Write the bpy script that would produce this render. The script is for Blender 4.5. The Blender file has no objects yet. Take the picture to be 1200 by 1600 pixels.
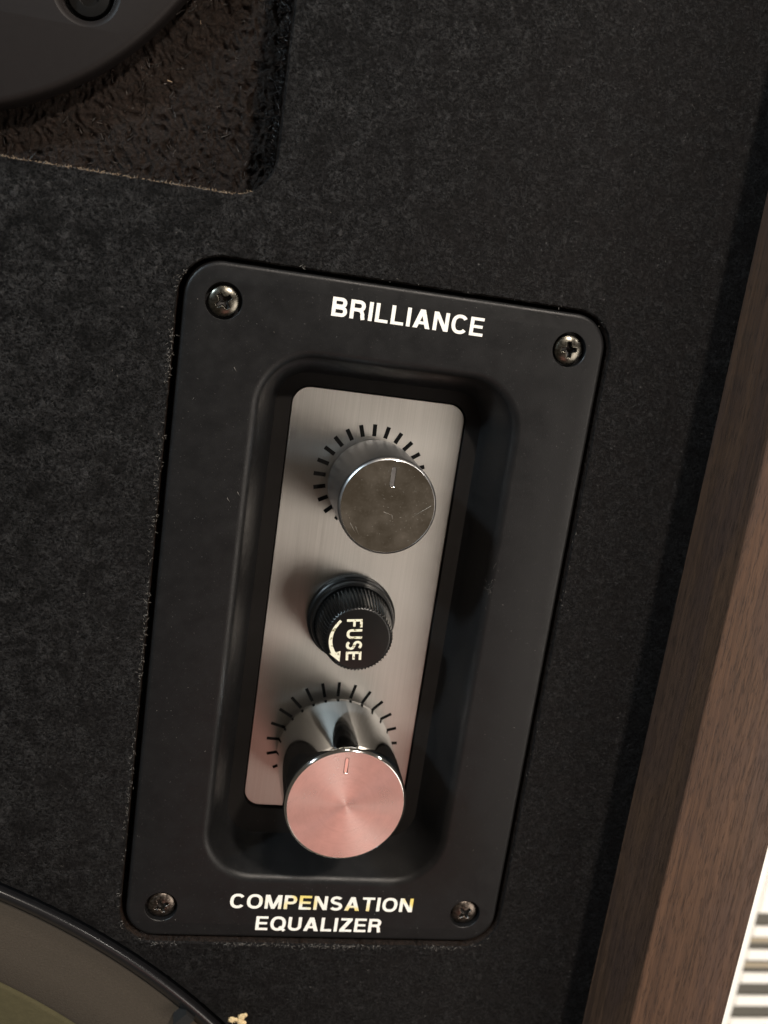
import bpy, bmesh, math, random
from mathutils import Vector, Matrix, noise
from mathutils.geometry import tessellate_polygon
random.seed(7)
MM = 0.001
PI = math.pi
scn = bpy.context.scene
col = scn.collection

# ------------------------------------------------------------------ camera
cam = bpy.data.cameras.new('camera')
cam.sensor_fit = 'HORIZONTAL'; cam.sensor_width = 36.0
cam.lens = 36.0 * 1484.95 / 1200.0
cam.clip_start = 0.005; cam.clip_end = 50.0
cam.dof.use_dof = True; cam.dof.focus_distance = 0.203; cam.dof.aperture_fstop = 24.0
camo = bpy.data.objects.new('camera', cam); col.objects.link(camo)
rx = Vector((0.9775014, 0.1422443, 0.1557483))
ry = Vector((0.1017259, -0.9647619, 0.2426649))
rz = Vector((0.1847778, -0.2213617, -0.9575261))
m = Matrix((rx, -ry, -rz)).transposed().to_4x4()
m.translation = Vector((-36.4153, 75.8186, 198.4727)) * MM
camo.matrix_world = m
scn.camera = camo

# ------------------------------------------------------------------ world and lamps
w = bpy.data.worlds.new('World'); scn.world = w; w.use_nodes = True
bg = w.node_tree.nodes['Background']
bg.inputs['Color'].default_value = (1.0, 0.84, 0.66, 1); bg.inputs['Strength'].default_value = 0.080

def lamp(name, d, dist, size, power, colour, target=(0, 10, 0), size_y=None):
    l = bpy.data.lights.new(name, 'AREA')
    l.shape = 'DISK' if size_y is None else 'RECTANGLE'
    l.size = size
    if size_y: l.size_y = size_y
    l.energy = power; l.color = colour
    o = bpy.data.objects.new(name, l); col.objects.link(o)
    t = Vector(target) * MM
    o.location = t + Vector(d).normalized() * dist
    o.rotation_euler = (o.location - t).to_track_quat('Z', 'Y').to_euler()
    return o
lamp('ceiling_lamp', (0.34, 0.95, 1.0), 1.8, 0.10, 30.0, (1.0, 0.89, 0.78))
lamp('room_fill', (1.0, -0.28, 1.0), 1.6, 0.9, 10.5, (1.0, 0.90, 0.80), size_y=0.7)  # added soft fill that brightens the steel plate, not a known lamp
lamp('window_lamp', (-0.82, 0.60, 0.52), 1.6, 0.12, 16.5, (0.72, 0.89, 1.0))
lamp('side_lamp', (0.82, 0.62, 0.50), 1.7, 0.10, 5.0, (1.0, 0.92, 0.84))
lamp('far_ceiling_lamp', (0.05, 1.9, 1.0), 1.9, 0.12, 4.0, (1.0, 0.86, 0.70))
sl = bpy.data.lights.new('vent_fill_spot', 'SPOT'); sl.energy = 11.0; sl.color = (1.0, .95, .86); sl.spot_size = math.radians(26); sl.shadow_soft_size = .03  # added narrow spot, only there to brighten the floor vent
so = bpy.data.objects.new('vent_fill_spot', sl); col.objects.link(so)
so.location = (.62, -.42, .35); so.rotation_euler = (so.location - Vector((.36, -.31, -.29))).to_track_quat('Z', 'Y').to_euler()
lamp('rose_reflection', (0.19, -0.60, 1.0), 0.75, 0.24, 0.165, (1.0, 0.42, 0.34), target=(0, -32, 15), size_y=0.18)  # added source for the pink reflection in the lower cap, not a real lamp

scn.view_settings.view_transform = 'Standard'; scn.view_settings.look = 'None'
scn.view_settings.gamma = 1.0; scn.view_settings.exposure = 0.0
scn.view_settings.use_curve_mapping = False
scn.render.engine = 'CYCLES'
scn.cycles.use_denoising = True; scn.cycles.max_bounces = 8; scn.cycles.glossy_bounces = 6
scn.cycles.caustics_reflective = True; scn.cycles.blur_glossy = 0.15
scn.cycles.sample_clamp_indirect = 6.0

# ------------------------------------------------------------------ helpers
class MB:
    def __init__(s): s.v = []; s.f = []; s.m = []
    def vert(s, p): s.v.append(tuple(p)); return len(s.v) - 1
    def loop(s, pts): return [s.vert(p) for p in pts]
    def face(s, ids, mi=0): s.f.append(tuple(ids)); s.m.append(mi)
    def loft(s, a, b, mi=0, closed=True):
        n = len(a)
        for i in range(n if closed else n - 1):
            j = (i + 1) % n
            s.face((a[i], a[j], b[j], b[i]), mi)
    def lofts(s, loops, mi=0):
        for a, b in zip(loops, loops[1:]): s.loft(a, b, mi)
    def fill(s, loops, mi=0, up=True):
        polys = [[Vector(s.v[i]) for i in l] for l in loops]
        flat = [i for l in loops for i in l]
        for t in tessellate_polygon(polys):
            ids = [flat[k] for k in t]
            a, b, c = (Vector(s.v[i]) for i in ids)
            nz = (b - a).cross(c - a).z
            if abs(nz) < 1e-12: continue
            if (nz > 0) != up: ids.reverse()
            s.face(ids, mi)
    def box(s, x0, x1, y0, y1, z0, z1, mi=0, bev=0.0):
        b = bev
        lo = [(x0, y0), (x1, y0), (x1, y1), (x0, y1)]
        li = [(x0 + b, y0 + b), (x1 - b, y0 + b), (x1 - b, y1 - b), (x0 + b, y1 - b)]
        L = [s.loop([(x, y, z0) for x, y in lo])]
        if b: L += [s.loop([(x, y, z1 - b) for x, y in lo]), s.loop([(x, y, z1) for x, y in li])]
        else: L += [s.loop([(x, y, z1) for x, y in lo])]
        s.lofts(L, mi); s.face(L[-1], mi); s.face(list(reversed(L[0])), mi)
    def build(s, name, mats, parent=None, origin=(0, 0, 0), sharp=35, flip=False):
        o_ = Vector(origin)
        me = bpy.data.meshes.new(name)
        me.from_pydata([tuple((Vector(p) - o_) * MM) for p in s.v], [], s.f)
        if not isinstance(mats, (list, tuple)): mats = [mats]
        for mt in mats: me.materials.append(mt)
        me.polygons.foreach_set('material_index', s.m)
        me.polygons.foreach_set('use_smooth', [True] * len(s.f))
        me.update()
        if flip: me.flip_normals()
        me.set_sharp_from_angle(angle=math.radians(sharp))
        return put(name, me, parent)

def put(name, me, parent=None, loc=(0, 0, 0), rz=0.0):
    o = bpy.data.objects.new(name, me); col.objects.link(o)
    o.parent = parent
    o.location = Vector(loc) * MM; o.rotation_euler.z = rz
    return o
def empty(name, loc, label, cat, group=None):
    e = bpy.data.objects.new(name, None); col.objects.link(e); e.empty_display_size = 0.01
    e.location = Vector(loc) * MM
    tag(e, label, cat, group); return e
def tag(o, label=None, cat=None, group=None, kind=None):
    if label: o['label'] = label
    if cat: o['category'] = cat
    if group: o['group'] = group
    if kind: o['kind'] = kind
    return o
def rr(hx, hy, r, z, cx=0, cy=0, k=10, sx=1, sy=1, jit=0):
    """rounded rectangle, anticlockwise, same point count for the same k, sx, sy"""
    pts = []
    cs = [(hx - r, hy - r, 0), (-hx + r, hy - r, PI / 2), (-hx + r, -hy + r, PI), (hx - r, -hy + r, 1.5 * PI)]
    for q, (x, y, a0) in enumerate(cs):
        arc = [(x + r * math.cos(a0 + PI / 2 * i / k), y + r * math.sin(a0 + PI / 2 * i / k)) for i in range(k + 1)]
        pts += arc
        x2, y2, a2 = cs[(q + 1) % 4]
        e = (x2 + r * math.cos(a2), y2 + r * math.sin(a2)); n = sx if q % 2 == 0 else sy
        for i in range(1, n):
            t = i / n; pts.append((arc[-1][0] * (1 - t) + e[0] * t, arc[-1][1] * (1 - t) + e[1] * t))
    return [(x + cx, y + cy, z) for x, y in pts]
def circ(r, z, cx=0, cy=0, n=64, a0=0): return [(cx + r * math.cos(a0 + 2 * PI * i / n), cy + r * math.sin(a0 + 2 * PI * i / n), z) for i in range(n)]
def ragged(pts, amp, sc, seed, az=0.0):
    out = []
    for x, y, z in pts:
        n = noise.noise_vector(Vector((x * sc + seed, y * sc, seed * 1.7)))
        n2 = noise.noise_vector(Vector((x * sc * 4 + seed, y * sc * 4, seed)))
        out.append((x + amp * (n.x + .6 * n2.x), y + amp * (n.y + .6 * n2.y), z + az * (n.z + n2.z)))
    return out
def lathe(mb, prof, cx, cy, n=96, mi=0, cap_top=True, cap_bot=False):
    L = [mb.loop(circ(r, z, cx, cy, n)) for r, z in prof]
    mb.lofts(L, mi)
    if cap_top: mb.face(L[-1], mi)
    if cap_bot: mb.face(list(reversed(L[0])), mi)
    return L
def hair(mb, p, d, length, wd, bend, mi=0, segs=3):
    """a thin tapering three-sided fibre"""
    p = Vector(p); d = Vector(d).normalized(); bend = Vector(bend)
    side = d.cross(Vector((0.3, 0.5, 0.8))).normalized(); up = d.cross(side)
    rings = []
    for i in range(segs + 1):
        t = i / segs; c = p + d * length * t + bend * t * t; r = wd * (1 - .75 * t)
        rings.append([mb.vert(c + (side * math.cos(a) + up * math.sin(a)) * r) for a in (0, 2.1, 4.2)])
    mb.lofts(rings, mi); mb.face(rings[-1], mi)

# ------------------------------------------------------------------ materials
def new(name):
    mt = bpy.data.materials.new(name); mt.use_nodes = True
    nt = mt.node_tree; b = nt.nodes['Principled BSDF']
    return mt, nt, b
def nd(nt, typ, **kw):
    n = nt.nodes.new(typ)
    for k, v in kw.items():
        if k in n.inputs: n.inputs[k].default_value = v
        else: setattr(n, k, v)
    return n
def coords(nt, scale=(1, 1, 1)):
    tc = nd(nt, 'ShaderNodeTexCoord'); mp = nd(nt, 'ShaderNodeMapping')
    mp.inputs['Scale'].default_value = [s / MM for s in scale]
    nt.links.new(tc.outputs['Object'], mp.inputs['Vector']); return mp.outputs['Vector']
def nz(nt, vec, scale, detail=4, rough=.6, dist=0.0):
    n = nd(nt, 'ShaderNodeTexNoise', Scale=scale, Detail=detail, Roughness=rough, Distortion=dist)
    nt.links.new(vec, n.inputs['Vector']); return n.outputs['Fac']
def ramp(nt, fac, stops):
    r = nd(nt, 'ShaderNodeValToRGB'); e = r.color_ramp.elements
    while len(e) < len(stops): e.new(0.5)
    for el, (p, c) in zip(e, stops):
        el.position = p; el.color = (c, c, c, 1) if not isinstance(c, tuple) else (*c, 1)
    nt.links.new(fac, r.inputs['Fac']); return r.outputs['Color']
def mix(nt, fac, a, b, mode='MIX'):
    n = nd(nt, 'ShaderNodeMix', data_type='RGBA', blend_type=mode)
    for s, v in ((n.inputs[0], fac), (n.inputs[6], a), (n.inputs[7], b)):
        if hasattr(v, 'node'): nt.links.new(v, s)
        elif isinstance(v, tuple): s.default_value = (*v, 1)
        else: s.default_value = v
    return n.outputs[2]
def math_(nt, op, a, b):
    n = nd(nt, 'ShaderNodeMath', operation=op)
    for s, v in ((n.inputs[0], a), (n.inputs[1], b)):
        if hasattr(v, 'node'): nt.links.new(v, s)
        else: s.default_value = v
    return n.outputs[0]
def bump(nt, b, h, dist_mm, strength=1.0, prev=None):
    n = nd(nt, 'ShaderNodeBump', Strength=strength, Distance=dist_mm * MM)
    nt.links.new(h, n.inputs['Height'])
    if prev: nt.links.new(prev, n.inputs['Normal'])
    nt.links.new(n.outputs['Normal'], b.inputs['Normal']); return n.outputs['Normal']
def setp(b, **kw):
    for k, v in kw.items():
        b.inputs[k.replace('_', ' ')].default_value = (*v, 1) if isinstance(v, tuple) else v
M = {}

# black painted fibreboard
mt, nt, b = new('black_fibreboard'); M['board'] = mt
v = coords(nt)
fl1 = nz(nt, v, 0.75, 6, .70, 1.3); fl2 = nz(nt, v, 1.9, 5, .72, .9); big = nz(nt, v, .030, 3, .6); clump = nz(nt, v, .17, 4, .65, .6)
flake = ramp(nt, fl1, [(.44, .0), (.52, .30), (.60, 1.0)])
fine = ramp(nt, fl2, [(.44, .0), (.60, 1.0)])
f = math_(nt, 'ADD', math_(nt, 'MULTIPLY', flake, .5), math_(nt, 'MULTIPLY', fine, .5))
sx_ = nd(nt, 'ShaderNodeSeparateXYZ'); nt.links.new(v, sx_.inputs[0])
side_ = nd(nt, 'ShaderNodeMapRange'); nt.links.new(math_(nt, 'ADD', math_(nt, 'SUBTRACT', math_(nt, 'MULTIPLY', sx_.outputs[0], .8), math_(nt, 'MULTIPLY', sx_.outputs[1], .35)), math_(nt, 'MULTIPLY', math_(nt, 'SUBTRACT', big, .5), 60.0)), side_.inputs[0])
side_.inputs[1].default_value = -75.0; side_.inputs[2].default_value = 0.0; side_.inputs[3].default_value = 1.0; side_.inputs[4].default_value = .08   # fleck contrast grows towards the upper left
amp = ramp(nt, clump, [(.36, .22), (.64, 1.0)])
fa = math_(nt, 'MULTIPLY', f, amp)
c_rough = mix(nt, fa, (.0004, .0004, .0005), (.036, .0345, .034))
c_even = mix(nt, f, (.0044, .0039, .0038), (.0135, .0120, .0117))
c = mix(nt, side_.outputs[0], c_even, c_rough)
spk = ramp(nt, nz(nt, v, 1.9, 3, .6), [(.69, 0.0), (.73, 1.0)])
c = mix(nt, math_(nt, 'MULTIPLY', spk, .55), c, (.10, .096, .092))
nt.links.new(c, b.inputs['Base Color'])
nt.links.new(ramp(nt, clump, [(.35, .75), (.7, .55)]), b.inputs['Roughness']); nt.links.new(math_(nt, 'ADD', math_(nt, 'MULTIPLY', fa, .30), .08), b.inputs['Specular IOR Level'])
h = math_(nt, 'ADD', fa, math_(nt, 'MULTIPLY', nz(nt, v, 4.0, 3, .6), .3))
bump(nt, b, h, .28, 1.0)

# raw routed fibreboard
mt, nt, b = new('routed_fibreboard'); M['routed'] = mt
v = coords(nt)
f1 = nz(nt, v, .55, 5, .7, 2.5); f2 = nz(nt, v, 2.2, 3, .6, 1)
c = mix(nt, ramp(nt, f1, [(.35, 0.0), (.65, 1.0)]), (.0018, .0012, .0009), (.0165, .0098, .0068))
c = mix(nt, ramp(nt, f2, [(.55, 0.0), (.72, 1.0)]), c, (.032, .021, .015))
nt.links.new(c, b.inputs['Base Color']); setp(b, Roughness=.5, Specular_IOR_Level=.16)
bump(nt, b, math_(nt, 'ADD', f1, math_(nt, 'MULTIPLY', f2, .5)), .5, .9)

def plain(name, colr, rough, metal=0.0, spec=.5, var=.25, vs=.6, bmp=0.0, bs=4.0):
    mt, nt, b = new(name); v = coords(nt)
    n = nz(nt, v, vs, 4, .6)
    lo = tuple(x * (1 - var) for x in colr); hi = tuple(min(1, x * (1 + var)) for x in colr)
    nt.links.new(mix(nt, n, lo, hi), b.inputs['Base Color'])
    setp(b, Roughness=rough, Metallic=metal, Specular_IOR_Level=spec)
    if bmp: bump(nt, b, nz(nt, v, bs, 3, .6), bmp, .8)
    return mt
M['fibre_a'] = plain('brown_fibre', (.022, .0135, .0098), .33, spec=.45)
M['fibre_b'] = plain('dark_fibre', (.006, .0045, .0040), .33, spec=.45)
M['fibre_c'] = plain('pale_fibre', (.26, .19, .125), .7)
M['fuzz'] = plain('grey_fuzz', (.20, .185, .165), .8)
M['dust'] = plain('dust', (.32, .30, .27), .8)
M['plastic'] = None
mt, nt, b = new('black_textured_plastic'); M['plastic'] = mt
v = coords(nt)
g = nz(nt, v, 5.5, 2, .5); g2 = nz(nt, v, .25, 3, .6)
c = mix(nt, g2, (.0064, .0065, .0069), (.0092, .0091, .0094))
sp = ramp(nt, nz(nt, v, 3.1, 1, .4), [(.735, 0.0), (.77, 1.0)])
c = mix(nt, math_(nt, 'MULTIPLY', sp, .35), c, (.10, .095, .09))
nt.links.new(c, b.inputs['Base Color'])
rr_ = ramp(nt, g2, [(.3, .34), (.7, .46)])
nt.links.new(rr_, b.inputs['Roughness']); setp(b, Specular_IOR_Level=.25)
bump(nt, b, g, .045, .7)
M['smooth_plastic'] = plain('smooth_dark_plastic', (.0120, .0102, .0100), .5, spec=.16, bmp=.012, bs=2.0, var=.12)
M['black'] = plain('gloss_black_plastic', (.004, .004, .004), .32, spec=.36, bmp=.01, bs=1.6)
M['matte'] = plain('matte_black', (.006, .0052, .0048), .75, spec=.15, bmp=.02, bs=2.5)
M['cavity'] = plain('cavity_black', (.004, .004, .004), .8)
M['tick'] = plain('black_print', (.003, .003, .003), .7, spec=.08)

# print, white with a few yellowed letters
mt, nt, b = new('white_print'); M['print'] = mt
v = coords(nt)
n = ramp(nt, nz(nt, v, 1.4, 4, .7), [(.26, .62), (.45, .88)])
nt.links.new(mix(nt, 1.0, n, (1.0, .97, .90), 'MULTIPLY'), b.inputs['Base Color']); setp(b, Roughness=.6)
mt, nt, b = new('yellowed_print'); M['print_y'] = mt
v = coords(nt)
y = ramp(nt, nz(nt, v, .11, 2, .5), [(.50, 0.0), (.62, 1.0)])
c = mix(nt, y, (.86, .84, .77), (.80, .64, .18)); nt.links.new(c, b.inputs['Base Color']); setp(b, Roughness=.6)
mt, nt, b = new('worn_cream_print'); M['print_w'] = mt
v = coords(nt)
y = ramp(nt, nz(nt, v, 1.1, 4, .7), [(.36, 0.0), (.46, 1.0)])
c = mix(nt, y, (.16, .14, .06), (.74, .71, .56)); nt.links.new(c, b.inputs['Base Color']); setp(b, Roughness=.55)

# brushed steel, brush lines along y
mt, nt, b = new('brushed_steel'); M['steel'] = mt
v = coords(nt, (5.0, .03, 1)); st = nz(nt, v, 1.0, 6, .75)
v2 = coords(nt); cl = nz(nt, v2, .06, 3, .5)
c = mix(nt, st, (.36, .35, .33), (.62, .60, .57))
c = mix(nt, ramp(nt, cl, [(.35, 0.0), (.7, .3)]), c, (.40, .375, .35))
nt.links.new(c, b.inputs['Base Color'])
setp(b, Metallic=1.0, Roughness=.40, Anisotropic=.80)
tn = nd(nt, 'ShaderNodeCombineXYZ'); tn.inputs[0].default_value = 1.0
nt.links.new(tn.outputs[0], b.inputs['Tangent'])
nt.links.new(ramp(nt, st, [(.25, .33), (.75, .46)]), b.inputs['Roughness'])
bump(nt, b, st, .02, .5)

# chrome
mt, nt, b = new('chrome'); M['chrome'] = mt
v = coords(nt); sm = nz(nt, v, .25, 4, .6)
nt.links.new(ramp(nt, sm, [(.3, .06), (.75, .11)]), b.inputs['Roughness'])
setp(b, Base_Color=(.70, .70, .69), Metallic=1.0)
mt, nt, b = new('dull_chrome'); M['dull_chrome'] = mt
v = coords(nt); sm = nz(nt, v, .35, 5, .65)
nt.links.new(ramp(nt, sm, [(.3, .28), (.75, .38)]), b.inputs['Roughness'])
nt.links.new(mix(nt, sm, (.40, .40, .41), (.50, .50, .50)), b.inputs['Base Color'])
setp(b, Metallic=1.0)
# smudged mirror cap
mt, nt, b = new('smudged_mirror'); M['mirror'] = mt
v = coords(nt)
s1 = ramp(nt, nz(nt, v, .22, 3, .5, 0.0), [(.40, 0.0), (.75, 1.0)])
s2 = ramp(nt, nz(nt, v, 2.6, 4, .75, 0.0), [(.56, 0.0), (.74, 1.0)])
dust = math_(nt, 'ADD', math_(nt, 'MULTIPLY', s1, .25), math_(nt, 'MULTIPLY', s2, .32))
nt.links.new(mix(nt, dust, (.70, .63, .54), (.52, .46, .38)), b.inputs['Base Color'])
nt.links.new(ramp(nt, dust, [(0, .07), (1, .42)]), b.inputs['Roughness'])
nt.links.new(ramp(nt, dust, [(0, 1.0), (.9, .82)]), b.inputs['Metallic'])
# spun aluminium cap
mt, nt, b = new('spun_aluminium'); M['spun'] = mt
tg = nd(nt, 'ShaderNodeTangent', direction_type='RADIAL', axis='Z')
tc = nd(nt, 'ShaderNodeTexCoord'); ln = nd(nt, 'ShaderNodeVectorMath', operation='LENGTH')
nt.links.new(tc.outputs['Object'], ln.inputs[0])
cx_ = nd(nt, 'ShaderNodeCombineXYZ'); nt.links.new(math_(nt, 'MULTIPLY', ln.outputs['Value'], 1000 * 9.0), cx_.inputs[0])
rn = nz(nt, cx_.outputs[0], 1.0, 3, .6)
sm = nz(nt, coords(nt), .3, 4, .6)
nt.links.new(mix(nt, rn, (.68, .665, .65), (.80, .785, .77)), b.inputs['Base Color'])
nt.links.new(ramp(nt, sm, [(.3, .24), (.75, .28)]), b.inputs['Roughness'])
setp(b, Metallic=1.0, Anisotropic=.75); nt.links.new(tg.outputs[0], b.inputs['Tangent'])

# screw metals
def screw_metal(name, colr, wear):
    mt, nt, b = new(name); v = coords(nt)
    n = nz(nt, v, 1.4, 4, .7)
    nt.links.new(mix(nt, ramp(nt, n, [(.4, 0.0), (.62, 1.0)]), tuple(x * .6 for x in colr), colr), b.inputs['Base Color'])
    nt.links.new(ramp(nt, n, [(.3, .22), (.7, .22 + wear)]), b.inputs['Roughness']); setp(b, Metallic=1.0)
    return mt
M['screw_slot_shade'] = plain('screw_slot_shade', (.012, .011, .010), .5, metal=.5)  # shade inside the sunk cross, put into the colour
M['screw'] = screw_metal('blackened_screw', (.17, .16, .135), .1)
M['screw_worn'] = screw_metal('worn_screw', (.17, .145, .125), .25)

# walnut veneer, grain along y
mt, nt, b = new('walnut_veneer'); M['wood'] = mt
v = coords(nt, (1, .022, 1)); vf = coords(nt, (1, .10, 1)); vb = coords(nt, (1, .3, 1)); vl = coords(nt, (1, .012, 1))
g1 = nz(nt, v, .55, 7, .68, .9); g2 = nz(nt, vf, 2.0, 5, .72, .3); g3 = nz(nt, vb, .055, 4, .6, 1.0); g4 = nz(nt, vl, 1.6, 5, .7, .3)
c = mix(nt, ramp(nt, g1, [(.34, 0.0), (.66, 1.0)]), (.054, .030, .0195), (.108, .058, .0345))
c = mix(nt, ramp(nt, g3, [(.42, 0.0), (.60, .85)]), c, mix(nt, .6, c, (.050, .031, .027)))
c = mix(nt, ramp(nt, g4, [(.40, .35), (.50, 0.0)]), c, (.028, .017, .012))
pore = ramp(nt, g2, [(.38, 1.0), (.49, 0.0)])
c = mix(nt, math_(nt, 'MULTIPLY', pore, .6), c, (.018, .011, .008))
nt.links.new(c, b.inputs['Base Color'])
setp(b, Roughness=.5, Specular_IOR_Level=.3)
bump(nt, b, math_(nt, 'SUBTRACT', g2, math_(nt, 'MULTIPLY', pore, .6)), .06, .7)

M['white_metal'] = plain('white_enamel', (.86, .85, .82), .4, var=.03)
M['louvre_grey'] = plain('grey_louvre', (.075, .07, .058), .7)
M['louvre_tan'] = plain('tan_louvre', (.33, .28, .20), .6)
M['floor'] = plain('pale_floor', (.62, .58, .52), .6, var=.1, vs=.05)
M['rubber'] = plain('black_rubber', (.010, .010, .011), .24, spec=.5, bmp=.02, bs=1.2)
M['gasket'] = plain('brown_grey_surround', (.046, .037, .0275), .8, var=.3, vs=2.2, bmp=.14, bs=2.4, spec=.25)
M['cone'] = plain('olive_cone', (.088, .076, .038), .75, var=.2, vs=.5, bmp=.08, bs=.9, spec=.25)
M['rawwood'] = plain('raw_wood', (.58, .44, .24), .8, var=.35, vs=1.3, bmp=.15, bs=1.5)

# ------------------------------------------------------------------ cabinet
ZB = 0.7        # baffle face; the bezel face lies at 0
WC = (-147.2, -229.7)
cab = empty('speaker_cabinet', (0, 0, -300), 'speaker cabinet with black fibreboard front and walnut veneer side', 'speaker cabinet')
OC = (0, 0, -300)

def hole_edge(mb, pts_fn, seed, amp, depth):
    """chamfered ragged rim of a cut-out: returns the loop to fill against"""
    a = ragged(pts_fn(.35), amp * .6, .8, seed); a = [(x, y, ZB) for x, y, _ in a]
    c_ = ragged(pts_fn(0), amp, .8, seed, .06); c_ = [(x, y, ZB - .32 + z) for x, y, z in c_]
    d_ = [(x, y, -depth) for x, y, _ in pts_fn(0)]
    A, C, D = mb.loop(a), mb.loop(c_), mb.loop(d_)
    n = len(A)
    for P, Q in ((A, C), (C, D)):
        for i in range(n):
            j = (i + 1) % n; mb.face((P[i], Q[i], Q[j], P[j]), 0 if P is A else 1)
    return A

def bez_hole(off): return rr(45.95 + off, 78.55 + off, 8.5 + off, 0, cx=-.2, cy=-.15, k=16, sx=120, sy=200)
def rec_hole(off):  # routed pocket; corner in view at lower right
    hx, hy = 50.5, 60; return rr(hx + off, hy + off, 8.5 + off, 0, cx=-29.5 - hx, cy=90.6 + hy, k=16, sx=140, sy=160)
def woof_hole(off):
    n = 900; return [(WC[0] + (181.4 + off) * math.cos(2 * PI * i / n), WC[1] + (181.4 + off) * math.sin(2 * PI * i / n), 0) for i in range(n)]
b_ = MB()
h1 = hole_edge(b_, bez_hole, 1.0, .13, 9)
h2 = hole_edge(b_, rec_hole, 5.0, .16, 15)
# woofer cut-out: only the arc inside the board
R0 = 181.4
def arc(off, z, x_lim=-140.0, y_lim=-170.0, n=420):
    r = R0 + off
    a_top = math.acos((x_lim - WC[0]) / r); a_bot = math.asin((y_lim - WC[1]) / r)
    return [(WC[0] + r * math.cos(a_top + (a_bot - a_top) * i / n), WC[1] + r * math.sin(a_top + (a_bot - a_top) * i / n), z) for i in range(n + 1)]
A = [(x, y, ZB) for x, y, _ in ragged(arc(.3, 0), .06, .8, 9.0)]
C = [(x, y, ZB - .3) for x, y, _ in ragged(arc(0, 0), .1, .8, 9.0)]
D = arc(0, -14)
la, lc, ld = b_.loop(A), b_.loop(C), b_.loop(D)
for i in range(len(la) - 1):
    b_.face((la[i], lc[i], lc[i + 1], la[i + 1]), 0); b_.face((lc[i], ld[i], ld[i + 1], lc[i + 1]), 1)
outer = list(reversed(la))          # from the bottom edge up to the left edge
c1 = b_.vert((-140, 220, ZB)); c2 = b_.vert((74.0, 220, ZB)); c3 = b_.vert((74.0, -170, ZB))
b_.fill([outer + [c1, c2, c3], h1, h2], 0)
baffle = b_.build('baffle', [M['board'], M['routed']], cab, OC, sharp=50)
tag(baffle, 'black fibrous front board with routed cut-outs')
# pocket floor, uneven
pf = MB(); nx, ny = 330, 200
ids = []
for j in range(ny + 1):
    row = []
    for i in range(nx + 1):
        x = -131 + 102.5 * i / nx; y = 89.8 + 60 * j / ny
        wx = x + 1.6 * noise.noise(Vector((x * .3, y * .3, 21))); wy = y + 1.6 * noise.noise(Vector((x * .3, y * .3, 31)))
        z = -15.0 + .5 * noise.noise(Vector((x * .22, y * .22, 3))) + 1.4 * (.5 - abs(noise.noise(Vector((wx * .75 + wy * .3, wy * .38, 8))))) + .45 * (.5 - abs(noise.noise(Vector((wx * 1.3, wy * 1.8, 15))))) + .2 * noise.noise(Vector((x * 2.6, y * 2.6, 5)))
        row.append(pf.vert((x, y, z)))
    ids.append(row)
for j in range(ny):
    for i in range(nx): pf.face((ids[j][i], ids[j][i + 1], ids[j + 1][i + 1], ids[j + 1][i]))
pf.build('pocket_floor', M['routed'], cab, OC, sharp=180)
# torn fibres and flakes in the pocket
fb = MB()
for k in range(1500):
    x = random.uniform(-92, -30.5); y = random.uniform(91.5, 140)
    a = random.gauss(1.0, .9); ln_ = random.uniform(.8, 3.4)
    d = (math.cos(a), math.sin(a), random.uniform(-.1, .15))
    hair(fb, (x, y, -14.75 + random.uniform(-.2, .35)), d, ln_ * .7, random.uniform(.05, .20), (random.gauss(0, .6), random.gauss(0, .6), random.uniform(-.4, .0)), random.choices((0, 1, 2), (9, 16, .08))[0], 3)
for k in range(420):   # the right-hand wall of the pocket
    y = random.uniform(97, 140); z = random.uniform(-13, -3)
    hair(fb, (-29.7, y, z), (-.35, random.gauss(0, .8), random.gauss(0, .8)), random.uniform(.8, 3.2), random.uniform(.08, .25), (random.uniform(-.4, .1), 0, 0), random.choices((0, 1), (1, 4))[0], 2)
tag(fb.build('torn_fibres', [M['fibre_a'], M['fibre_b'], M['fibre_c']], cab, OC, sharp=180), 'torn dark brown wood fibres in the routed pocket', kind='stuff')
# pale frayed lip of the pocket, and fuzz along the bezel cut-out
fr = MB()
lip = rec_hole(.1)
for (x, y, _) in lip:
    if y > 91.8 or x < -90 or x > -31.5: continue
    n_ = 2 + int(5 * max(0, noise.noise(Vector((x * .3, 2, 0))) + .45))
    for q in range(n_):
        hair(fr, (x + random.uniform(-.35, .35), y + random.uniform(-.15, .15), ZB - .25), (random.gauss(0, .7), random.uniform(-.2, .9), random.uniform(.1, .7)), random.uniform(.2, .7), random.uniform(.05, .10), (random.gauss(0, .15), 0, 0), random.choices((0, 1), (6, 2))[0], 2)
for (x, y, _) in bez_hole(.35):
    onl, onb = x < -45, y < -78
    p_ = .9 if onb and x > -38 else (.5 if onl else .05)
    nn = noise.noise(Vector((x * .12, y * .12, 4)))
    for q in range(5):
        if random.random() < p_ * (.35 + nn):
            hair(fr, (x + random.gauss(0, .35), y + random.gauss(0, .3), ZB), (random.gauss(0, 1), random.gauss(0, 1), random.uniform(.0, .3)), random.uniform(.2, .7), random.uniform(.03, .07), (random.gauss(0, .12), random.gauss(0, .12), 0), 1, 2)
for q in range(420):   # lint on the board
    x, y = random.uniform(-90, 72), random.uniform(-110, 150)
    if (abs(x) < 47 and abs(y) < 80) or (x < -28 and y > 89) or math.hypot(x - WC[0], y - WC[1]) < 182.5: continue
    a = random.uniform(0, 2 * PI)
    hair(fr, (x, y, ZB + .01), (math.cos(a), math.sin(a), .08), random.choice((.1, .12, .2, .2, .5)), random.uniform(.02, .05), (random.gauss(0, .08), random.gauss(0, .08), 0), 1, 2)
tag(fr.build('frayed_edge', [M['fibre_c'], M['fuzz']], cab, OC, sharp=180), 'pale frayed fibres along the cut-out edges', kind='stuff')
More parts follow.
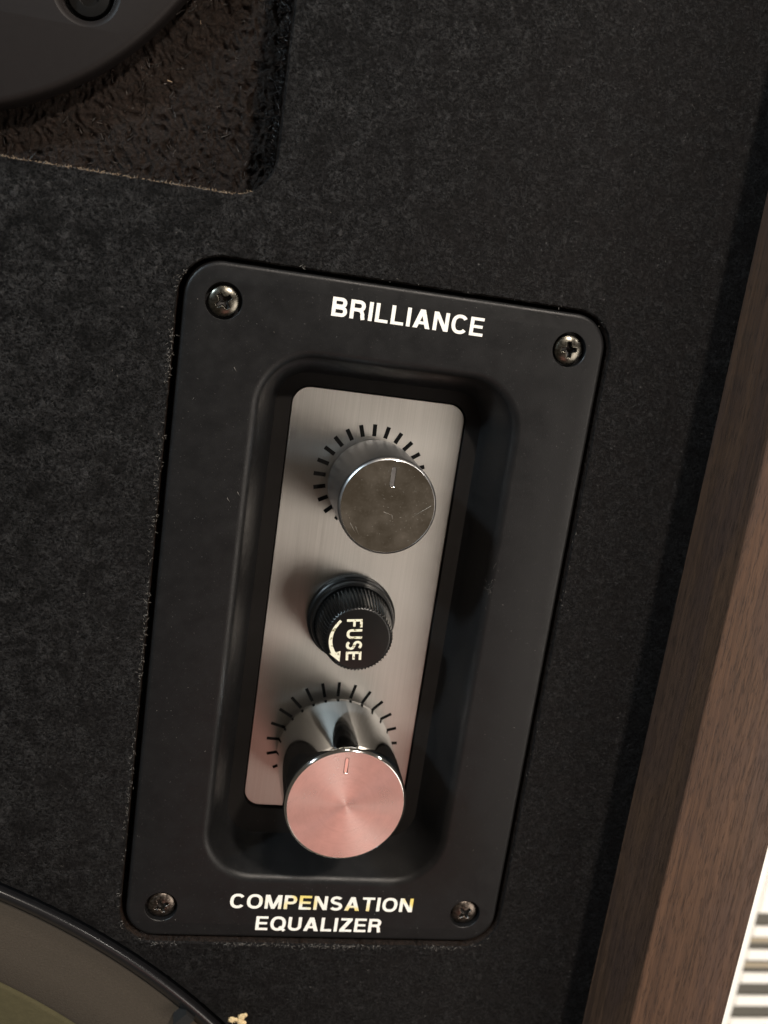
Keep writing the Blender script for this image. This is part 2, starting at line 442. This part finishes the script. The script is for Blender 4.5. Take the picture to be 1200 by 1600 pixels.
# chipped spot
ch = MB(); random.seed(12)
for (cx, cy, r) in ((-14.9, -99.4, .9), (-15.2, -100.6, .8), (-14.6, -101.5, 1.1), (-17.2, -100.2, .85), (-16.3, -100.2, .55), (-14.1, -98.9, .5)):
    n = 14
    L = []
    for q, (s_, z) in enumerate(((1.0, ZB - .1), (.85, ZB + .22), (.45, ZB + .38))):
        L.append(ch.loop([(cx + r * s_ * (1 + .35 * noise.noise(Vector((cx + math.cos(2 * PI * i / n) * 1.6, cy + math.sin(2 * PI * i / n) * 1.6, q * .6)))) * math.cos(2 * PI * i / n), cy + r * s_ * (1 + .35 * noise.noise(Vector((i * 1.3, cy, q * .4)))) * math.sin(2 * PI * i / n), z + random.uniform(-.1, .12)) for i in range(n)]))
    ch.lofts(L); ch.face(L[-1])
for q in range(60):
    a = random.uniform(0, 2 * PI); cx, cy = random.choice(((-14.9, -99.4), (-15, -101), (-17.2, -100.2)))
    hair(ch, (cx, cy, ZB), (math.cos(a), math.sin(a), random.uniform(.05, .5)), random.uniform(.5, 1.5), .1, (0, 0, -.1), 0, 2)
tag(ch.build('chipped_spot', M['rawwood'], cab, OC, sharp=25), 'splintered chip of pale raw wood by the woofer cut-out')
# walnut side
sp_ = MB(); n = 380
rows = []
prof = [(74.0, -300), (74.0, 21.85), (74.12, 22.08), (74.4, 22.2), (97.6, 22.2), (98.0, 21.8), (98.0, -300)]
for i in range(n + 1):
    y = -170 + 390 * i / n
    j1 = .05 * noise.noise(Vector((y * .5, 1, 0))) + max(0, noise.noise(Vector((y * .35, 7, 0))) - .45) * .5
    rows.append(sp_.loop([(x + (j1 if k in (1, 2, 3) else 0), y, z - (j1 * .6 if k in (2, 3) else 0)) for k, (x, z) in enumerate(prof)]))
for a, c_ in zip(rows, rows[1:]): sp_.loft(a, c_)
sp_.face(list(reversed(rows[0]))); sp_.face(rows[-1])
side = sp_.build('side_panel', M['wood'], cab, OC, sharp=40, flip=True)
tag(side, 'walnut veneer side panel standing proud of the black front')
sb = MB(); sb.box(-140, 74, -170, 220, -300, -20); sb.build('back_box', M['cavity'], cab, OC)

# ------------------------------------------------------------------ woofer
wf = empty('woofer', (WC[0], WC[1], -14), 'big round woofer with black rim and brown surround, lower left corner', 'woofer')
OW = (WC[0], WC[1], -14)
def annulus(prof, a0=.15, a1=1.45, n=260, mi=0):
    mb = MB(); rows = []
    for i in range(n + 1):
        a = a0 + (a1 - a0) * i / n
        rows.append(mb.loop([(WC[0] + r * math.cos(a), WC[1] + r * math.sin(a), z) for r, z in prof]))
    for p, q in zip(rows, rows[1:]): mb.loft(p, q, mi, closed=False)
    return mb
rim = [(179.4, -12), (179.4, -.4), (179.25, .1), (178.9, .4), (178.4, .45), (177.9, .25), (177.2, -.3), (176.2, -1.3), (175.2, -2.4), (174.4, -3.4)]
annulus(rim).build('rim', M['rubber'], wf, OW, sharp=60, flip=True)
annulus([(174.6, -3.0), (170, -3.3), (163, -3.1), (156, -3.6), (154.6, -4.3)]).build('surround', M['gasket'], wf, OW, sharp=60, flip=True)
annulus([(155.0, -4.2), (154.3, -4.5), (153.6, -4.5), (152.6, -4.9), (130, -12), (90, -34), (60, -44)]).build('cone', M['cone'], wf, OW, sharp=30, flip=True)
cl = MB(); ac = math.atan2(-100.2 - WC[1], -27.8 - WC[0])
for i in range(1):
    u = Vector((math.cos(ac), math.sin(ac), 0)); t_ = Vector((-u.y, u.x, 0)); c0 = Vector((*WC, 0))
    pts = [(172.6, -1.6), (176.8, -1.6), (176.8, 1.6), (172.6, 1.6)]
    lo = cl.loop([c0 + u * r + t_ * s_ + Vector((0, 0, -4)) for r, s_ in pts]); up = cl.loop([c0 + u * r + t_ * s_ * .85 + Vector((0, 0, .7)) for r, s_ in pts])
    cl.loft(lo, up); cl.face(up)
cl.build('clip', M['cavity'], wf, OW)

# ------------------------------------------------------------------ tweeter driver
TC = (-105.6, 163.0); TR = 66.6
tw = empty('tweeter', (TC[0], TC[1], -14.8), 'round dark grey driver flange with mounting hole, upper left corner', 'tweeter')
OT = (TC[0], TC[1], -14.8)
t = MB()
holes = []
ah = math.atan2(123.6 - TC[1], -68.5 - TC[0]); rh = math.hypot(123.6 - TC[1], -68.5 - TC[0])
ZT = -8.0
for q in range(4):
    hx, hy = TC[0] + rh * math.cos(ah + q * PI / 2), TC[1] + rh * math.sin(ah + q * PI / 2)
    L = [t.loop(circ(r, z, hx, hy, 48)) for r, z in ((6.4, ZT), (6.1, ZT - .12), (5.6, ZT - .55), (5.1, ZT - 1.3), (4.9, ZT - 2.2), (4.9, ZT - 5))]
    for a, c_ in zip(L, L[1:]): t.loft(c_, a)
    holes.append(L[0])
    t.face(L[-1], 1)
L = [t.loop(circ(r, z, *TC, 200)) for r, z in ((TR - .6, -14.8), (TR - .6, ZT - 5), (TR, ZT - 4.8), (TR, ZT - 1.7), (TR - .25, ZT - .9), (TR - .8, ZT - .25), (TR - 1.7, ZT))]
t.lofts(L); t.fill([L[-1]] + holes)
t.build('flange', [M['smooth_plastic'], M['cavity']], tw, OT, sharp=50)
for q in range(4):
    hx, hy = TC[0] + rh * math.cos(ah + q * PI / 2), TC[1] + rh * math.sin(ah + q * PI / 2)
    mb = MB(); lathe(mb, [(4.2, ZT - 4.9), (4.2, ZT - 3.4), (3.9, ZT - 3.0), (2.6, ZT - 2.85), (2.1, ZT - 2.85), (1.9, ZT - 4.2)], hx, hy, 40); mb.build('bolt', M['black'], tw, OT, sharp=40)

# ------------------------------------------------------------------ control panel
cp = empty('equalizer_unit', (0, 0, -13.65), 'black plastic control plate with brushed steel insert and white lettering', 'control panel')
OP = (0, 0, -13.65)
SX, SY = 36.95, 69.85
bz = MB(); K = 14
def L_(hx, hy, r, z, cy=0): return bz.loop(rr(hx, hy, r, z, cy=cy, k=K))
out = [L_(45.0, 77.8, 7.6, -9), L_(45.0, 77.8, 7.6, -1.1)]
for q in range(1, 6):
    a = PI / 2 * q / 5; out.append(L_(45.0 - 1.1 * (1 - math.cos(a)), 77.8 - 1.1 * (1 - math.cos(a)), 7.6 - 1.1 * (1 - math.cos(a)), -1.1 + 1.1 * math.sin(a)))
bz.lofts(out)
# rim of the well, rounded, wall sloping to its floor
RX, RY, RRAD = 28.9, 62.2, 12.5
inn = []
rr_e = 2.4
wall_ang = math.radians(60)
for q in range(0, 7):
    a = wall_ang * q / 6
    inn.append((rr_e * math.sin(a), -rr_e * (1 - math.cos(a))))
i0, z0 = inn[-1]
FI, FZ = 6.0, -12.0
# wall: straight then a fillet into the floor
for tt in (.25, .5, .75, .88): inn.append((i0 + (FI - i0) * tt * .95, z0 + (FZ - z0) * tt))
inn += [(FI + .05, FZ)]
il = [L_(RX + .7 - d_, RY + .7 - d_, max(4.2, RRAD + .7 - d_), z) for d_, z in inn]
for a, c_ in zip(il, il[1:]): bz.loft(a, c_)
op1 = L_(20.15, 52.1, 4.2, FZ, cy=1.93); op2 = L_(20.15, 52.1, 4.2, -13.6, cy=1.93)
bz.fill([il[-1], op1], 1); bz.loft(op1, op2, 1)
hl = []
for sx in (-1, 1):
    for sy in (-1, 1):
        q = [bz.loop(circ(r, z, sx * SX, sy * SY, 40)) for r, z in ((3.85, 0), (3.72, -.12), (3.7, -1.9))]
        for a, c_ in zip(q, q[1:]): bz.loft(c_, a)
        bz.face(q[-1]); hl.append(q[0])
bz.fill([out[-1], il[0]] + hl)
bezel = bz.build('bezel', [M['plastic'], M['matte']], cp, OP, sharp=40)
# face plate
fpz = -12.85
fp = MB()
L = [fp.loop(rr(19.85, 51.75, 4.0, -13.6, cy=1.93, k=K)), fp.loop(rr(19.85, 51.75, 4.0, fpz - .12, cy=1.93, k=K)), fp.loop(rr(19.73, 51.63, 3.9, fpz, cy=1.93, k=K))]
fp.lofts(L); fp.face(L[-1])
plate = fp.build('faceplate', M['steel'], cp, OP, sharp=30)
# printed scale marks
def ticks(cx, cy, r0, r1, wd, mid, step):
    me = None
    for k in range(-10, 11):
        a = math.radians(mid + k * step)
        sh = 1.0 if abs(k) < 8 else (.86 if abs(k) < 10 else .6)
        mb = MB(); ln_ = (r1 - r0) * sh
        if me is None or sh != 1.0:
            mb.box(0, ln_, -wd / 2, wd / 2, 0, .03)
            o = mb.build('tick_mark', M['tick'], plate)
            if sh == 1.0: me = o.data
        else: o = put('tick_mark', me, plate)
        o.location = (Vector((cx + r0 * math.cos(a), cy + r0 * math.sin(a), fpz + .012)) - Vector(OP)) * MM
        o.rotation_euler.z = a
K1 = (0.3, 33.8); K2 = (0.0, -32.3); FU = (0.0, 0.9)
ticks(0, 34, 10.3, 13.05, .95, 92.5, 14.35)
ticks(0, -32.2, 12.4, 16.1, .75, 91.2, 14.6)

# lettering
SW = .185                     # stroke width of the bold sans lettering, cap height 1
def ell(cx, cy, rx_, ry_, a0, a1, n=18, p=2.35):
    o = []
    for i in range(n + 1):
        a = math.radians(a0 + (a1 - a0) * i / n); c_, s_ = math.cos(a), math.sin(a)
        o.append((cx + rx_ * math.copysign(abs(c_) ** (2 / p), c_), cy + ry_ * math.copysign(abs(s_) ** (2 / p), s_)))
    return o
def bar(x0, y0, x1, y1): return ('p', [(x0, y0), (x1, y0), (x1, y1), (x0, y1)])
def diag(xb, xt, wd, y0=0, y1=1): return ('p', [(xb, y0), (xb + wd, y0), (xt + wd, y1), (xt, y1)])
def bowl(x0, x1, y0, y1):     # stroke from the stem round to the stem
    h_ = SW / 2; r = (y1 - y0) / 2 - h_; rxx = min(r * 1.05, x1 - x0 - h_ - .02); cy = (y0 + y1) / 2
    return ('r', [(x0, y1 - h_)] + ell(x1 - h_ - rxx, cy, rxx, r, 90, -90) + [(x0, y0 + h_)])
S_ = SW; h_ = SW / 2
GL = {
 'I': (S_, [bar(0, 0, S_, 1)]),
 'L': (.62, [bar(0, 0, S_, 1), bar(S_ * .9, 0, .62, S_ * .88)]),
 'E': (.68, [bar(0, 0, S_, 1), bar(S_ * .9, 0, .68, S_ * .88), bar(S_ * .9, 1 - S_ * .88, .67, 1), bar(S_ * .9, .5 - S_ * .40, .63, .5 + S_ * .46)]),
 'F': (.64, [bar(0, 0, S_, 1), bar(S_ * .9, 1 - S_ * .88, .64, 1), bar(S_ * .9, .48 - S_ * .42, .58, .48 + S_ * .44)]),
 'T': (.70, [bar(.35 - h_, 0, .35 + h_, .9), bar(0, 1 - S_ * .88, .70, 1)]),
 'Z': (.70, [bar(0, 0, .70, S_ * .88), bar(.03, 1 - S_ * .88, .69, 1), diag(0, .42, .27, S_ * .8, 1 - S_ * .8)]),
 'N': (.76, [bar(0, 0, S_, 1), bar(.76 - S_, 0, .76, 1), ('p', [(0, 1), (.22, 1), (.76, 0), (.54, 0)])]),
 'M': (.92, [bar(0, 0, S_ * .95, 1), bar(.92 - S_ * .95, 0, .92, 1), ('p', [(0, 1), (.24, 1), (.56, 0), (.37, 0)]), ('p', [(.68, 1), (.92, 1), (.55, 0), (.36, 0)])]),
 'A': (.84, [diag(0, .30, .225), ('p', [(.615, 0), (.84, 0), (.54, 1), (.315, 1)]), bar(.2, .21, .64, .21 + S_ * .85)]),
 'U': (.75, [('r', [(h_, 1), (h_, .40)] + ell(.375, .375 - .02, .375 - h_, .355 - h_, 180, 360) + [(.75 - h_, .40), (.75 - h_, 1)])]),
 'C': (.78, [('r', ell(.41, .5, .41 - h_, .52 - h_, 38, 322, 30))]),
 'O': (.86, [('o', ell(.43, .5, .43 - h_, .52 - h_, 0, 360, 40))]),
 'Q': (.86, [('o', ell(.43, .5, .43 - h_, .52 - h_, 0, 360, 40)), ('p', [(.46, .22), (.58, .34), (.88, .04), (.76, -.08)])]),
 'P': (.70, [bar(0, 0, S_, 1), bowl(S_ * .9, .70, .36, 1)]),
 'B': (.73, [bar(0, 0, S_, 1), bowl(S_ * .9, .69, .455, 1), bowl(S_ * .9, .73, 0, .56)]),
 'R': (.75, [bar(0, 0, S_, 1), bowl(S_ * .9, .71, .40, 1), ('r', [(.40, .50), (.55, .42), (.60, .28), (.61, .14), (.645, 0)])]),
 'S': (.72, [('r', ell(.36, .725, .36 - h_ - .02, .295 - h_, 28, 180, 14, 2.0) + [(.115, .66), (.20, .575), (.36, .52), (.52, .465), (.60, .385)][0:0] + ell(.36, .725, .36 - h_ - .02, .295 - h_ + .0, 180, 250, 6, 2.0)[1:] + ell(.36, .285, .36 - h_, .305 - h_, 70, -152, 22, 2.0))]),
}
def text_mesh(name, s, x0, x1, yb, cap, z, mat, parent, origin, ang=None, thick=.02):
    tot = sum(GL[c_][0] for c_ in s) + .14 * (len(s) - 1)
    kx = (x1 - x0) / tot
    mb = MB(); pen = 0.0; lift = 0
    def P3(p, zz):
        u, h2 = (pen + p[0]) * kx, p[1] * cap
        if ang is None: return (x0 + u, yb + h2, zz)
        bx, by, dr = ang; dx, dy = math.cos(dr), math.sin(dr)
        return (bx + dx * u - dy * h2, by + dy * u + dx * h2, zz)
    def ribbon(path, closed):
        n = len(path) - 1 if closed else len(path); L_a, L_b = [], []
        for i in range(n):
            a = Vector(path[(i - 1) % n] if closed or i > 0 else path[0]); c_ = Vector(path[(i + 1) % n] if closed or i < n - 1 else path[-1])
            d = (c_ - a).normalized(); nn_ = Vector((-d.y, d.x)); p = Vector(path[i])
            L_a.append(p + nn_ * SW / 2); L_b.append(p - nn_ * SW / 2)
        return L_a, L_b
    for ch_ in s:
        wd, parts = GL[ch_]
        for kind, pts in parts:
            za = z; zb = z + thick + lift * .0025; lift = (lift + 1) % 6
            if kind == 'p':
                a = mb.loop([P3(p, za) for p in pts]); c_ = mb.loop([P3(p, zb) for p in pts]); mb.loft(a, c_); mb.face(c_)
            else:
                A_, B_ = ribbon(pts, kind == 'o')
                a0, a1, b0, b1 = [mb.loop([P3(p, q_) for p in L]) for L, q_ in ((A_, za), (A_, zb), (B_, za), (B_, zb))]
                cl_ = kind == 'o'
                mb.loft(b1, a1, closed=cl_); mb.loft(a1, a0, closed=cl_); mb.loft(b0, b1, closed=cl_)
        pen += wd + .14
    return mb.build(name, mat, parent, origin, sharp=30)
tag(text_mesh('lettering', 'BRILLIANCE', -15.1, 17.3, 70.0, 3.85, .008, M['print'], bezel, OP), 'white lettering BRILLIANCE')
tag(text_mesh('lettering', 'COMPENSATION', -21.1, 23.3, -69.6, 3.75, .008, M['print_y'], bezel, OP), 'partly yellowed white lettering COMPENSATION')
tag(text_mesh('lettering', 'EQUALIZER', -14.4, 16.3, -75.5, 3.75, .008, M['print'], bezel, OP), 'white lettering EQUALIZER')

# screws: domed heads with a sunk cross
def screw_mesh(deep, wid, seed):
    mb = MB(); NR, NA, R = 36, 128, 3.15; rows = []; cut = {}
    random.seed(seed)
    for i in range(NR + 1):
        r = R * i / NR; row = []
        for j in range(NA):
            a = 2 * PI * j / NA; x, y = r * math.cos(a), r * math.sin(a)
            z = 1.25 * math.sqrt(max(0, 1 - (r / 3.35) ** 2)) - .05
            d1 = max(abs(x) - wid * (1.25 - .25 * abs(y)), abs(y) - 1.75); d2 = max(abs(y) - wid * (1.25 - .25 * abs(x)), abs(x) - 1.75)
            d = min(d1, d2, r - .95)
            wob = .12 * seed * noise.noise(Vector((x * 2, y * 2, seed)))
            s_ = min(1, max(0, -(d + wob) / .22)); s_ = s_ * s_ * (3 - 2 * s_)
            z -= s_ * (deep * (1 - .40 * r / 1.75)); z += .03 * seed * noise.noise(Vector((x * 3, y * 3, seed + 4)))
            row.append(mb.vert((x, y, z))); cut[(i, j)] = s_
        rows.append(row)
    for i in range(NR):
        for j in range(NA):
            j2 = (j + 1) % NA
            mb.face((rows[i][j], rows[i][j2], rows[i + 1][j2], rows[i + 1][j]), 1 if cut[(i, j)] > .6 and cut[(i + 1, j2)] > .6 else 0)
    base = mb.loop(circ(R, -.6, 0, 0, NA)); mb.loft(rows[-1], base)
    return mb
def put_screw(mb_or_me, sx, sy, ang, z, mat, label):
    if isinstance(mb_or_me, MB):
        o = mb_or_me.build('screw', [mat, M['screw_slot_shade']], cp, sharp=180, flip=True)
    else: o = put('screw', mb_or_me, cp)
    o.location = (Vector((sx * SX, sy * SY, z)) - Vector(OP)) * MM; o.rotation_euler.z = math.radians(ang)
    tag(o, label); return o
s1 = put_screw(screw_mesh(1.7, .54, 0.1), -1, 1, 38, -1.15, M['screw'], 'dark cross-head screw with bright edges')
put_screw(s1.data, 1, 1, 5, -1.15, M['screw'], 'dark cross-head screw, cross upright')
put_screw(screw_mesh(1.3, .46, 1.0), -1, -1, 25, -1.3, M['screw_worn'], 'worn cross-head screw with chewed slots')
put_screw(screw_mesh(1.4, .48, .6), 1, -1, 42, -1.4, M['screw_worn'], 'worn brownish cross-head screw')

# dust and lint lying on the plate
random.seed(21)
du = MB()
for q in range(230):
    x, y = random.uniform(-44, 44), random.uniform(-77, 77)
    if abs(x) < 29.5 and abs(y) < 62.5: continue
    if math.hypot(abs(x) - SX, abs(y) - SY) < 4.5: continue
    a = random.uniform(0, 2 * PI)
    hair(du, (x, y, .02), (math.cos(a), math.sin(a), .1), random.choice((.08, .1, .15, .25)), random.uniform(.02, .05), (random.gauss(0, .05), random.gauss(0, .05), -.02), 0, 2)
for (x, y) in ((-33.5, 57), (-32, 29.5), (-30.0, 31)):
    hair(du, (x, y, .03), (.4, -.8, .05), .9, .045, (.2, 0, 0), 0, 3)
for q in range(15):   # the little lint ball caught on the right rim of the well
    a = random.uniform(0, 2 * PI)
    hair(du, (28.9 + random.gauss(0, .7), 15.5 + random.gauss(0, 2.4), .0 + random.uniform(-.3, .2)), (math.cos(a), math.sin(a), random.uniform(-.1, .5)), random.uniform(.5, 1.7), .020, (random.gauss(0, .5), random.gauss(0, .5), 0), 1, 3)
for q in range(40):
    x, y = random.uniform(-18, 18), random.uniform(-55, -51)
    hair(du, (x, y, FZ + .03), (random.gauss(0, 1), random.gauss(0, 1), .1), .2, .04, (0, 0, 0), 0, 2)
tag(du.build('dust', [M['dust'], M['fuzz']], cp, OP, sharp=180), 'specks of dust and lint on the black plate', kind='stuff')

# ------------------------------------------------------------------ knobs
def groove_cap(mb, cx, cy, R, z, gx, gy0, gy1, gw, ang=0.0):
    """disc with a sunk capsule-shaped groove; returns nothing, groove uses material 1"""
    def cap_pts(w_, zz, sh=0):
        p = []
        for i in range(11): a = PI * i / 10; p.append((gx + w_ * math.cos(a), gy1 - sh + w_ * math.sin(a), zz))
        for i in range(11): a = PI + PI * i / 10; p.append((gx + w_ * math.cos(a), gy0 + sh + w_ * math.sin(a), zz))
        return p
    return cap_pts
def knob(name, c, R, ztop, rb, label, capmat, body_mat, cham, groove):
    cx, cy = c
    O = (cx, cy, fpz)
    mb = MB()
    zb = -9.0
    prof = [(3.4, fpz + .02), (3.4, zb + .6), (rb - 1.6, zb + .6), (rb - 1.6, zb), (rb - .35, zb), (rb, zb + .35)]
    for q in range(1, 15):
        tt = q / 15; prof.append((rb + (R - rb) * tt + .12 * 4 * tt * (1 - tt), zb + .35 + (ztop - cham - zb - .35) * tt))
    prof += [(R, ztop - cham - .08), (R - .06, ztop - cham + .04), (R - cham + .06, ztop - .06), (R - cham - .04, ztop - .02), (R - cham - .12, ztop - .12)]
    lathe(mb, prof, cx, cy, 128, cap_top=True)
    e = mb.build(name, body_mat, cp, O, sharp=50); e.location = (Vector(O) - Vector(OP)) * MM
    tag(e, label)
    cpm = MB(); rc = R - cham - .07
    L0 = cpm.loop(circ(rc, ztop - .2, cx, cy, 128)); L1 = cpm.loop(circ(rc, ztop - .045, cx, cy, 128)); L2 = cpm.loop(circ(rc - .05, ztop - .02, cx, cy, 128))
    cpm.lofts([L0, L1, L2])
    gf = groove_cap(cpm, cx, cy, rc, ztop, *groove)
    gw = groove[3]
    G = cpm.loop(gf(gw, ztop - .02)); cpm.fill([L2, G])
    cap_o = cpm.build('cap', capmat, e, O, sharp=8)
    gm = MB()
    L = [gm.loop(gf(w_, ztop - .02 + z_, s_)) for w_, z_, s_ in ((gw, 0, 0), (gw * .92, .05, 0), (gw * .7, -.05, 0), (gw * .45, -.28, .05), (gw * .2, -.34, .1))]
    for a, b2 in zip(L, L[1:]): gm.loft(a, b2)
    gm.face(L[-1])
    gm.build('pointer_groove', M['chrome'], e, O, sharp=60)
    return e, cap_o
k1, cap1 = knob('control_knob', K1, 10.25, 11.5, 10.4, 'smaller chrome knob with dark mirrored cap below BRILLIANCE', M['mirror'], M['dull_chrome'], .42, (K1[0] + .2, K1[1] + 4.6, K1[1] + 7.9, .58))
k2, cap2 = knob('control_knob', K2, 13.35, 15.5, 13.8, 'larger chrome knob with rosy spun cap above COMPENSATION EQUALIZER', M['spun'], M['chrome'], .5, (K2[0] - 1.15, K2[1] + 8.0, K2[1] + 10.9, .48))
# scratches on the smaller cap
sc = MB()
for (p, q, wd) in (((9.3, 34.9), (6.0, 32.4), .05), ((-.4, 32.6), (1.4, 32.1), .05), ((1.4, 32.1), (1.7, 31.1), .04), ((-7, 29.6), (-5.6, 27.6), .04), ((-5.8, 29.0), (-4.9, 27.2), .03)):
    p3 = Vector((*p, 11.49)); q3 = Vector((*q, 11.49)); hair(sc, p3, q3 - p3, (q3 - p3).length, wd, (0, 0, 0), 0, 2)
for q in range(60):
    a = random.uniform(0, 2 * PI); r = 8.8 * math.sqrt(random.random())
    hair(sc, (K1[0] + r * math.cos(a), K1[1] + r * math.sin(a), 11.49), (random.gauss(0, 1), random.gauss(0, 1), .1), random.uniform(.06, .3), .03, (0, 0, 0), 0, 2)
tag(sc.build('scratches', M['dust'], k1, (*K1, fpz), sharp=180), 'fine scratches and dust on the cap', kind='stuff')

# ------------------------------------------------------------------ fuse holder
OF = (*FU, fpz)
mb = MB(); lathe(mb, [(9.3, -10.3), (9.75, -10.0), (9.8, -8.6), (9.6, -8.1), (9.2, -7.9), (8.6, -8.2)], *FU, 96)
fu = mb.build('fuse_holder', M['black'], cp, OF, sharp=40); fu.location = (Vector(OF) - Vector(OP)) * MM
tag(fu, 'black ribbed fuse cap marked FUSE with a curved arrow')
mb = MB(); lathe(mb, [(10.3, fpz + .03), (10.45, fpz + .4), (10.45, -10.9), (10.2, -10.5), (9.6, -10.3), (9.4, -10.25)], *FU, 96); mb.build('mounting_nut', M['black'], fu, OF, sharp=40)
mb = MB(); NT = 60; nn = NT * 4
def knl(r, z, amp):
    p = []
    for i in range(nn):
        a = 2 * PI * i / nn; rr2 = r + amp * (1 if i % 4 in (1, 2) else -1); p.append((FU[0] + rr2 * math.cos(a), FU[1] + rr2 * math.sin(a), z))
    return mb.loop(p)
Ls = [knl(8.5, -8.2, .0), knl(8.75, -7.6, .18), knl(8.25, -3.0, .20), knl(7.65, 1.2, .20), knl(7.35, 1.75, .08), knl(7.05, 2.0, 0), knl(6.8, 2.03, 0)]
mb.lofts(Ls); mb.face(Ls[-1]); fcap = mb.build('cap', M['black'], fu, OF, sharp=40)
text_mesh('lettering', 'FUSE', 0, 9.7, 0, 3.5, 2.04, M['print_w'], fu, OF, ang=(-3.2, 5.35, -PI / 2 + .10))
ar = MB()
P0, P1, P2 = Vector((-4.5, 4.9)), Vector((-7.6, .9)), Vector((-5.1, -2.9))
le, ri = [], []
for i in range(17):
    tt = i / 16; p = P0 * (1 - tt) ** 2 + P1 * 2 * tt * (1 - tt) + P2 * tt * tt; d = ((P1 - P0) * (1 - tt) + (P2 - P1) * tt).normalized(); n_ = Vector((-d.y, d.x)); wd = .30 + .16 * tt
    le.append(p + n_ * wd); ri.append(p - n_ * wd)
def prism(mb, poly, z0_, z1_):
    a = mb.loop([(p.x, p.y, z0_) for p in poly]); c_ = mb.loop([(p.x, p.y, z1_) for p in poly]); mb.loft(a, c_); mb.fill([c_])
prism(ar, ri + list(reversed(le)), 2.035, 2.06)
prism(ar, [Vector((-6.15, -2.95)), Vector((-3.55, -4.75)), Vector((-3.65, -2.2))], 2.035, 2.064)
tag(ar.build('arrow', M['print_w'], fu, OF), 'worn cream curved arrow')

# ------------------------------------------------------------------ floor vent and floor beyond the cabinet
fl_ = MB(); n = 8
g0 = [[fl_.vert((-1500 + 3000 * i / n, -1500 + 3000 * j / n, -300)) for i in range(n + 1)] for j in range(n + 1)]
for j in range(n):
    for i in range(n): fl_.face((g0[j][i], g0[j][i + 1], g0[j + 1][i + 1], g0[j + 1][i]))
tag(fl_.build('floor', M['floor']), kind='structure')
VX0, VX1, VY0 = 300, 470, -440
vt = empty('floor_vent', (385, -320, -300), 'white slotted vent on the floor beside the wooden cabinet, lower right corner', 'vent')
OV = (385, -320, -300)
mb = MB(); mb.box(VX0, 341, -440, -200, -299.9, -290, bev=1.5); mb.build('frame', M['white_metal'], vt, OV)
mb = MB(); mb.box(429, VX1, -440, -200, -299.9, -290, bev=1.5); mb.build('frame', M['white_metal'], vt, OV)
mb = MB(); mb.box(341.02, 428.98, -276.8, -200, -299.9, -290.0, bev=.6); mb.build('frame', M['white_metal'], vt, OV)
P = 17.65; H_ = 10.0
y = -276.8
for k in range(9):
    y1 = y - H_; y0_ = y - P
    mb = MB(); mb.box(341.02, 428.98, y0_, y1, -291.4, -290.0, bev=.4); mb.build('slat', M['white_metal'], vt, OV)
    mb = MB(); ym = y - H_ * (.38 if k == 1 else .52)
    mb.box(341.05, 428.9, y1 - 2, y + 2, -293.6, -292.6); mb.build('louvre', M['louvre_grey'], vt, OV)
    if k in (1, 2):
        mb = MB(); mb.box(341.6, 428.5, ym - 1.6, ym + 1.8, -292.5, -291.9, bev=.3); mb.build('louvre', M['louvre_tan'], vt, OV)
    y = y0_
